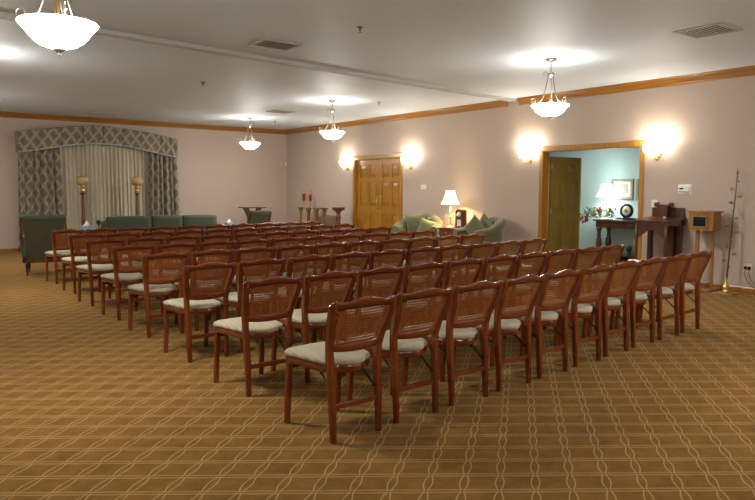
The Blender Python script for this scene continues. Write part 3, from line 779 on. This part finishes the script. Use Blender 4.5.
# glass-topped pedestal table at the back corner
t=thing('pedestal_table','red wood pedestal table near the back corner','table',(8.16,16.0,.0))
MB().box(-.31,.31,-.20,.20,.955,.98,.006).build('tabletop','redwood',t)
for s in (-1,1):
    rings=[]
    for z,x,w in ((.08,.18,.10),(.25,.10,.08),(.42,.04,.075),(.55,.05,.08),(.70,.09,.09),(.85,.14,.12),(.955,.19,.15)):
        rings.append([(s*x-w/2,-.04,z),(s*x+w/2,-.04,z),(s*x+w/2,.04,z),(s*x-w/2,.04,z)])
    MB().loft(rings,True,True,False).build('curved_support','redwood',t)
MB().box(-.32,.32,-.20,.20,0,.08,.01).build('base','redwood',t)
# balustrade console
t=thing('balustrade_console','narrow wooden console on round balusters by the right wall','table',(9.38,15.02,0))
MB().box(-.15,.15,-.53,.53,.945,.97,.004).build('tabletop','walnut',t)
MB().box(-.13,.13,-.50,.50,0,.06,.006).build('base','walnut',t)
for i,y in enumerate((.46,.29,.10,-.10,-.28,-.46)):
    x=(-.10 if i%2==0 else .08)
    MB().lathe([(.045,.06),(.045,.10),(.03,.13),(.045,.22),(.055,.34),(.045,.50),(.034,.66),(.03,.80),(.045,.83),(.03,.85),(.055,.89),(.06,.945)],(x*.8,y,0),16).build('baluster','walnut',t)
def votive(label,y):
    t=thing('votive_stand',label,'candle holder',(9.36,y,.97),0,'red glass votive stands')
    MB().lathe([(.055,0),(.055,.012),(.02,.03),(.016,.07),(.028,.09),(.018,.11),(.022,.135),(.06,.16),(.062,.175),(0,.178)],n=18).build('pedestal','gold',t)
    MB().lathe([(.045,.175),(.055,.19),(.058,.30),(.062,.36),(.057,.36),(.05,.30),(.045,.2),(0,.19)],n=20).build('glass_cup','redglass',t)
    b=MB(); b.lathe([(.062,.355),(.066,.36),(.062,.372),(.058,.365)],n=18)
    for k in range(4):
        a=k*PI/2; b.tube([(.062*cos(a),.062*sin(a),.365),(.066*cos(a),.066*sin(a),.39),(.03*cos(a),.03*sin(a),.42),(0,0,.45)],.004,6)
    b.build('crown_top','gold',t)
    t.scale=(.75,.75,1.0)
votive('red glass votive stand at the left end of the console',15.42)
votive('red glass votive stand second from left on the console',15.10)
t=thing('plant_stand','turned wooden plant stand with round top beside the double door','stand',(9.42,13.90,0))
MB().lathe([(.0,.925),(.15,.925),(.155,.935),(.155,.985),(.16,.99),(.16,1.0),(0,1.0)],n=28).build('round_top','redwood',t)
MB().lathe([(.05,.10),(.05,.14),(.03,.18),(.055,.30),(.06,.40),(.035,.52),(.06,.60),(.035,.66),(.07,.74),(.05,.80),(.035,.83),(.07,.88),(.10,.925)],n=20).build('turned_column','redwood',t)
MB().lathe([(.16,0),(.16,.03),(.12,.06),(.06,.09),(.05,.10)],n=24).build('base','redwood',t)

# register desk
t=thing('register_desk','dark mahogany slant-top register desk beside the open doorway','desk',(9.50,5.53,0))
t.scale=(1,.93,1.02)
# local: x -.29..+.30 (wall side), y -.31..+.31
rings=[[(-.22,y,.965),(-.22,y,.94),(.24,y,.985),(.24,y,1.01)] for y in (-.30,.30)]
MB().loft(rings,True,True,False).build('writing_top','mahog',t)
b=MB(); b.prism([(-.19,.89),(-.19,.942),(.24,.984),(.24,.89)],'y',-.27,.27); b.build('desk_case','mahog',t)
b=MB()
ar=[(-.24,.72),(-.24,.90),(.24,.90),(.24,.72)]+[(.20-.40*i/10,.72+.10*sin(PI*i/10)) for i in range(11)]
b.prism([(y,z) for y,z in ar],'x',-.175,-.16); b.build('front_apron','mahog',t)
for y in (-.25,.25):
    MB().lathe([(.016,0),(.02,.05),(.016,.10),(.022,.30),(.026,.60),(.018,.66),(.026,.70),(.026,.90)],(-.18,y,0),14).build('front_leg','mahog',t)
    MB().box(.16,.24,y-.03,y+.03,0,.90,.004).build('rear_panel','mahog',t)
MB().box(.20,.23,-.26,.26,.10,.75,.004).build('back_board','mahog',t) if False else None
MB().box(.10,.24,-.20,-.08,0,.89,.004).build('pedestal_panel','mahog',t)
MB().box(.262,.288,-.28,.28,.985,1.145,.006).build('gallery','mahog',t)
MB().box(.24,.29,-.29,.29,.90,1.0).build('rear_rail','mahog',t)
b=MB(); b.box(.13,.26,-.09,.15,1.175,1.19,.003); b.box(.14,.25,-.06,.12,.99,1.175,.004)
for s in (-1,1): b.lathe([(.0,-.06),(.026,-.058),(.026,.058),(0,.06)],n=14) if False else b.box(.13,.26,.03+s*.125-.012,.03+s*.125+.012,1.16,1.22,.008)
b.build('book_rest','mahog',t)
o=MB().box(-.002,.002,-.05,.05,0,.115).build('white_card','white',None,(9.745,5.745,1.168)); tag(o,'white card standing on the gallery of the register desk','card')
o=MB().box(-.025,.025,-.075,.075,0,.012,.003).build('red_pen_case','bloomred',None,(9.46,5.58,1.012),(0,-.09,0)); tag(o,'small red object on the register desk top','pen case')
o=MB().lathe([(.016,0),(.018,.02),(.014,.028),(0,.03)],n=14).build('small_white_jar','white',None,(9.50,5.43,1.013)); tag(o,'tiny white jar on the register desk top','jar')

# donation box on stand
t=thing('collection_box','golden oak box with dark window on a two-post stand','box',(9.57,4.86,0))
def bow(w,d,k,n=10): # front towards -x, bowed
    return [(d,-w),(d,w)]+[(-d-k*sin(PI*i/n),w-2*w*i/n) for i in range(n+1)]
MB().prism(bow(.175,.11,.035),'z',.865,1.115).build('box_body','boxoak',t)
MB().prism(bow(.195,.13,.045),'z',1.115,1.14).build('lid','boxoak',t)
MB().box(-.02,.05,-.08,.08,1.1401,1.145).build('slot_plate','gold',t)
b=MB()
for q in ((-.105,.105,.91,.925),(-.105,.105,1.055,1.07),(-.105,-.09,.92,1.06),(.09,.105,.92,1.06)): b.box(-.158,-.140,q[0],q[1],q[2],q[3])
b.build('window_frame','gold',t)
MB().box(-.152,-.145,-.092,.092,.922,1.058).build('window_pane','window',t)
MB().box(-.04,.0,.06,.11,.03,.865,.003).build('post','boxoak',t); MB().box(.03,.06,-.12,-.09,.03,.865,.003).build('post','boxoak',t)
MB().box(-.16,.17,-.17,.20,0,.03,.008).build('base','boxoak',t)

# gilded leafy staff
t=thing('gilded_staff','gold leafy staff on a flat base leaning by the right wall','stand',(9.60,4.54,0))
P0_=Vector((0,0,.05)); P1_=Vector((.08,-.05,1.66))
# leans against the wall
MB().box(-.14,.14,-.15,.12,0,.012,.004).build('base_plate','gold',t)
MB().lathe([(.05,.012),(.05,.03),(.035,.045),(.05,.07),(.045,.10),(.02,.12),(.015,.22),(0,.222)],n=20).build('ball_foot','brass',t)
MB().tube([P0_+(P1_-P0_)*(i/10) for i in range(11)],.012,10,r2=.007).build('shaft','mahog',t)
MB().lathe([(.010,0),(.02,.02),(.01,.05),(.0,.10)],tuple(P1_-Vector((0,0,.01))),10).build('spear_tip','gold',t)
for i in range(13):
    k=.17+.062*i; p=P0_+(P1_-P0_)*k; a=i*2.4; L=.075
    d=Vector((cos(a)*.55,sin(a),.55)).normalized(); w=Vector((0,-d.z,d.y)).normalized()
    if p.x+d.x*L>XR-9.60-.03: d.x=-abs(d.x)
    b=MB(); b.tube([p,p+d*L*.5],.003,6)
    c0=p+d*L*.4
    rr=[]
    for q in range(7):
        s=q/6; wd=.022*sin(PI*min(.97,max(.03,s)))
        cc=c0+d*L*s+Vector((0,0,-.02*s*s)); rr.append([tuple(cc-w*wd),tuple(cc+Vector((0,0,.004))),tuple(cc+w*wd),tuple(cc-Vector((0,0,.003)))])
    b.loft(rr); b.build('leaf','gold',t)

# low stool with a white carton beyond the chair ends
t=thing('low_stool','low dark stool beyond the right end of the chair rows','stool',(8.40,5.22,0),.3)
MB().lathe([(0,.40),(.16,.40),(.165,.41),(.16,.425),(0,.428)],n=24).build('stool_seat','mahog',t)
for k in range(4):
    a=k*PI/2+.4; MB().tube([(.14*cos(a),.14*sin(a),0),(.11*cos(a),.11*sin(a),.405)],.014,8).build('leg','mahog',t)
t=thing('white_carton','white carton with pale blue top on the low stool','box',(8.40,5.22,.428),.75)
MB().box(-.095,.095,-.06,.06,0,.05,.012).build('carton_body','white',t); MB().box(-.07,.07,-.04,.04,.0501,.054).build('carton_top','blue',t)

# ---------------------------------------------------------------- hall furniture
t=thing('console_table','dark carved console table against the teal hall wall','table',(12.40,7.88,0))
MB().box(-.24,.24,-.66,.66,.80,.835,.008).build('tabletop','mahog',t)
MB().box(-.21,.21,-.60,.60,.67,.80,.004).build('apron','mahog',t)
for i in range(5): MB().box(-.222,-.21,-.45+.18*i,-.35+.18*i,.70,.76,.006).build('carved_block','mahog',t)
for x in (-.17,.17):
    for y in (-.54,.54):
        MB().lathe([(.045,0),(.055,.03),(.035,.07),(.03,.12),(.05,.20),(.065,.32),(.05,.44),(.03,.47),(.05,.50),(.035,.53),(.04,.60),(.055,.64),(.055,.67)],(x,y,0),18).build('turned_leg','mahog',t)
MB().box(-.17,.17,-.50,.50,.10,.13,.004).build('lower_shelf','mahog',t)
o=MB().lathe([(.04,0),(.045,.02),(.02,.05),(.045,.08),(.062,.13),(.05,.18),(.02,.20),(0,.205)],n=18).build('dark_urn','greydark',None,(12.35,7.80,.13)); tag(o,'small dark urn on the lower shelf of the hall console','urn')
table_lamp('white table lamp with lit pleated shade on the hall console',(12.42,8.40,.835),'shadew',1.5,(.45,.25,1.1),'white',(.85,1,.97),6).scale=(.98,.98,1.04)
t=thing('round_plaque','black-rimmed round plaque with tan centre on the hall console','plaque',(12.42,7.92,.835))
MB().lathe([(.0,-.02),(.13,-.02),(.15,-.008),(.15,.012),(.12,.022),(.10,.012),(0,.012)],n=32).build('rim','window',t,(0,0,.185),(0,-PI/2,0))
MB().lathe([(0,0),(.095,0),(.095,.006),(.05,.010),(0,.012)],n=28).build('face','clockface',t,(-.013,0,.185),(0,-PI/2,0))
MB().lathe([(.04,0),(.035,.004),(0,.006)],n=20).build('centre_medallion','boxoak',t,(-.026,0,.185),(0,-PI/2,0))
MB().box(-.05,.06,-.20,.20,0,.045,.006).build('stand','window',t)
o=MB().box(-.03,.03,-.09,.09,0,.02,.003).build('notepad','white',None,(12.22,7.98,.835),(0,0,.2)); tag(o,'white notepad on the front edge of the hall console','notepad')
t=thing('floral_arrangement','red and orange flower spray trailing off the hall console','flowers',(12.36,8.50,.835))
rnd=random.Random(3)
b=MB()
def leafq(b,c,d,L,w):
    d=d.normalized(); s=d.cross(Vector((0,0,1)));
    if s.length<.01: s=Vector((1,0,0))
    s.normalize(); u=s.cross(d)
    rr=[]
    for q in range(5):
        k=q/4; wd=w*sin(PI*min(.96,max(.04,k))); cc=c+d*L*k+u*(.1*L*sin(PI*k)); rr.append([tuple(cc-s*wd),tuple(cc+u*.003),tuple(cc+s*wd),tuple(cc-u*.003)])
    b.loft(rr)
for i in range(260):
    y=rnd.uniform(-.62,.42); h=.10+.10*cos(y*2)
    c=Vector((rnd.uniform(-.12,.12),y,rnd.uniform(.01,h)+(0 if y<.14 else -.16*(y-.14)/.28+.06)))
    if y<-.34 or (abs(y+.10)<.10 and c.x>-.06): continue
    leafq(b,c,Vector((rnd.uniform(-1,1),rnd.uniform(-1,1),rnd.uniform(-.2,1))),rnd.uniform(.07,.13),.016)
b.build('leaves','leaf',t)
for i in range(20):
    y=rnd.choice([-.28,-.22,.02,.08,.14,.30,.36,.42,-.05,.34]); y+=rnd.uniform(-.04,.04)
    c=Vector((rnd.uniform(-.16,-.02),y,rnd.uniform(.06,.19)-(.16 if y>.25 else 0)+.02)); b=MB()
    for k in range(7):
        a=k*2*PI/7; leafq(b,c,Vector((-.5,cos(a),sin(a)+.2)),.05,.018)
    b.lathe([(0,-.01),(.012,0),(0,.01)],tuple(c+Vector((-.012,0,0))),8)
    b.build('bloom',['bloomred','bloomor','bloomye','bloomred'][i%4] if y<.25 else 'bloomred',t)
def picture(label,y0,y1,z0,z1):
    t=thing('picture_frame',label,'picture',(XH-.001,(y0+y1)/2,(z0+z1)/2),0,'framed prints on the hall wall'); a=(y1-y0)/2; c=(z1-z0)/2
    b=MB(); w=.055
    for q in ((-a,a,-c,-c+w),(-a,a,c-w,c),(-a,-a+w,-c+w,c-w),(a-w,a,-c+w,c-w)): b.box(-.03,0,*q,.004)
    b.build('frame','frame',t)
    MB().box(-.012,-.002,-a+w,a-w,-c+w,c-w).build('mount','mat',t)
    MB().box(-.0135,-.0121,-a+w+.06,a-w-.06,-c+w+.06,c-w-.05).build('print','print',t)
picture('framed pale print on the teal wall right of the lamp',7.96,8.47,1.25,1.67)
picture('partly hidden framed print at the doorway edge',7.36,7.89,1.25,1.67)
t=thing('added_hall_light','added lit panel on the hall ceiling, out of view','light',(11.3,8.6,HH))  # added out of view to give the hall its cool light
MB().box(-.32,.32,-.62,.62,-.03,0,.004).build('housing','white',t)
MB().box(-.28,.28,-.58,.58,-.036,-.0301).build('diffuser','panel',t)

# ---------------------------------------------------------------- world and camera
w=bpy.data.worlds.new('World'); bpy.context.scene.world=w; w.use_nodes=True
w.node_tree.nodes['Background'].inputs[0].default_value=(.9,.85,.8,1); w.node_tree.nodes['Background'].inputs[1].default_value=.02
cd=bpy.data.cameras.new('camera'); cam=bpy.data.objects.new('camera',cd); C.objects.link(cam)
r=Vector((.79436451,-.6074297,.00376591)); u=Vector((.04932754,.07068464,.99627831)); f=Vector((.60543523,.79122237,-.08611238))
mt=Matrix(((r.x,u.x,-f.x,0),(r.y,u.y,-f.y,0),(r.z,u.z,-f.z,1.4),(0,0,0,1)))
cam.matrix_world=mt
cd.sensor_width=36; cd.sensor_fit='HORIZONTAL'; cd.lens=681.396*36/755; cd.clip_start=.05; cd.clip_end=100
s=bpy.context.scene; s.camera=cam
s.view_settings.view_transform='Standard'; s.view_settings.look='None'; s.view_settings.gamma=1; s.view_settings.use_curve_mapping=False
s.view_settings.exposure=1.46
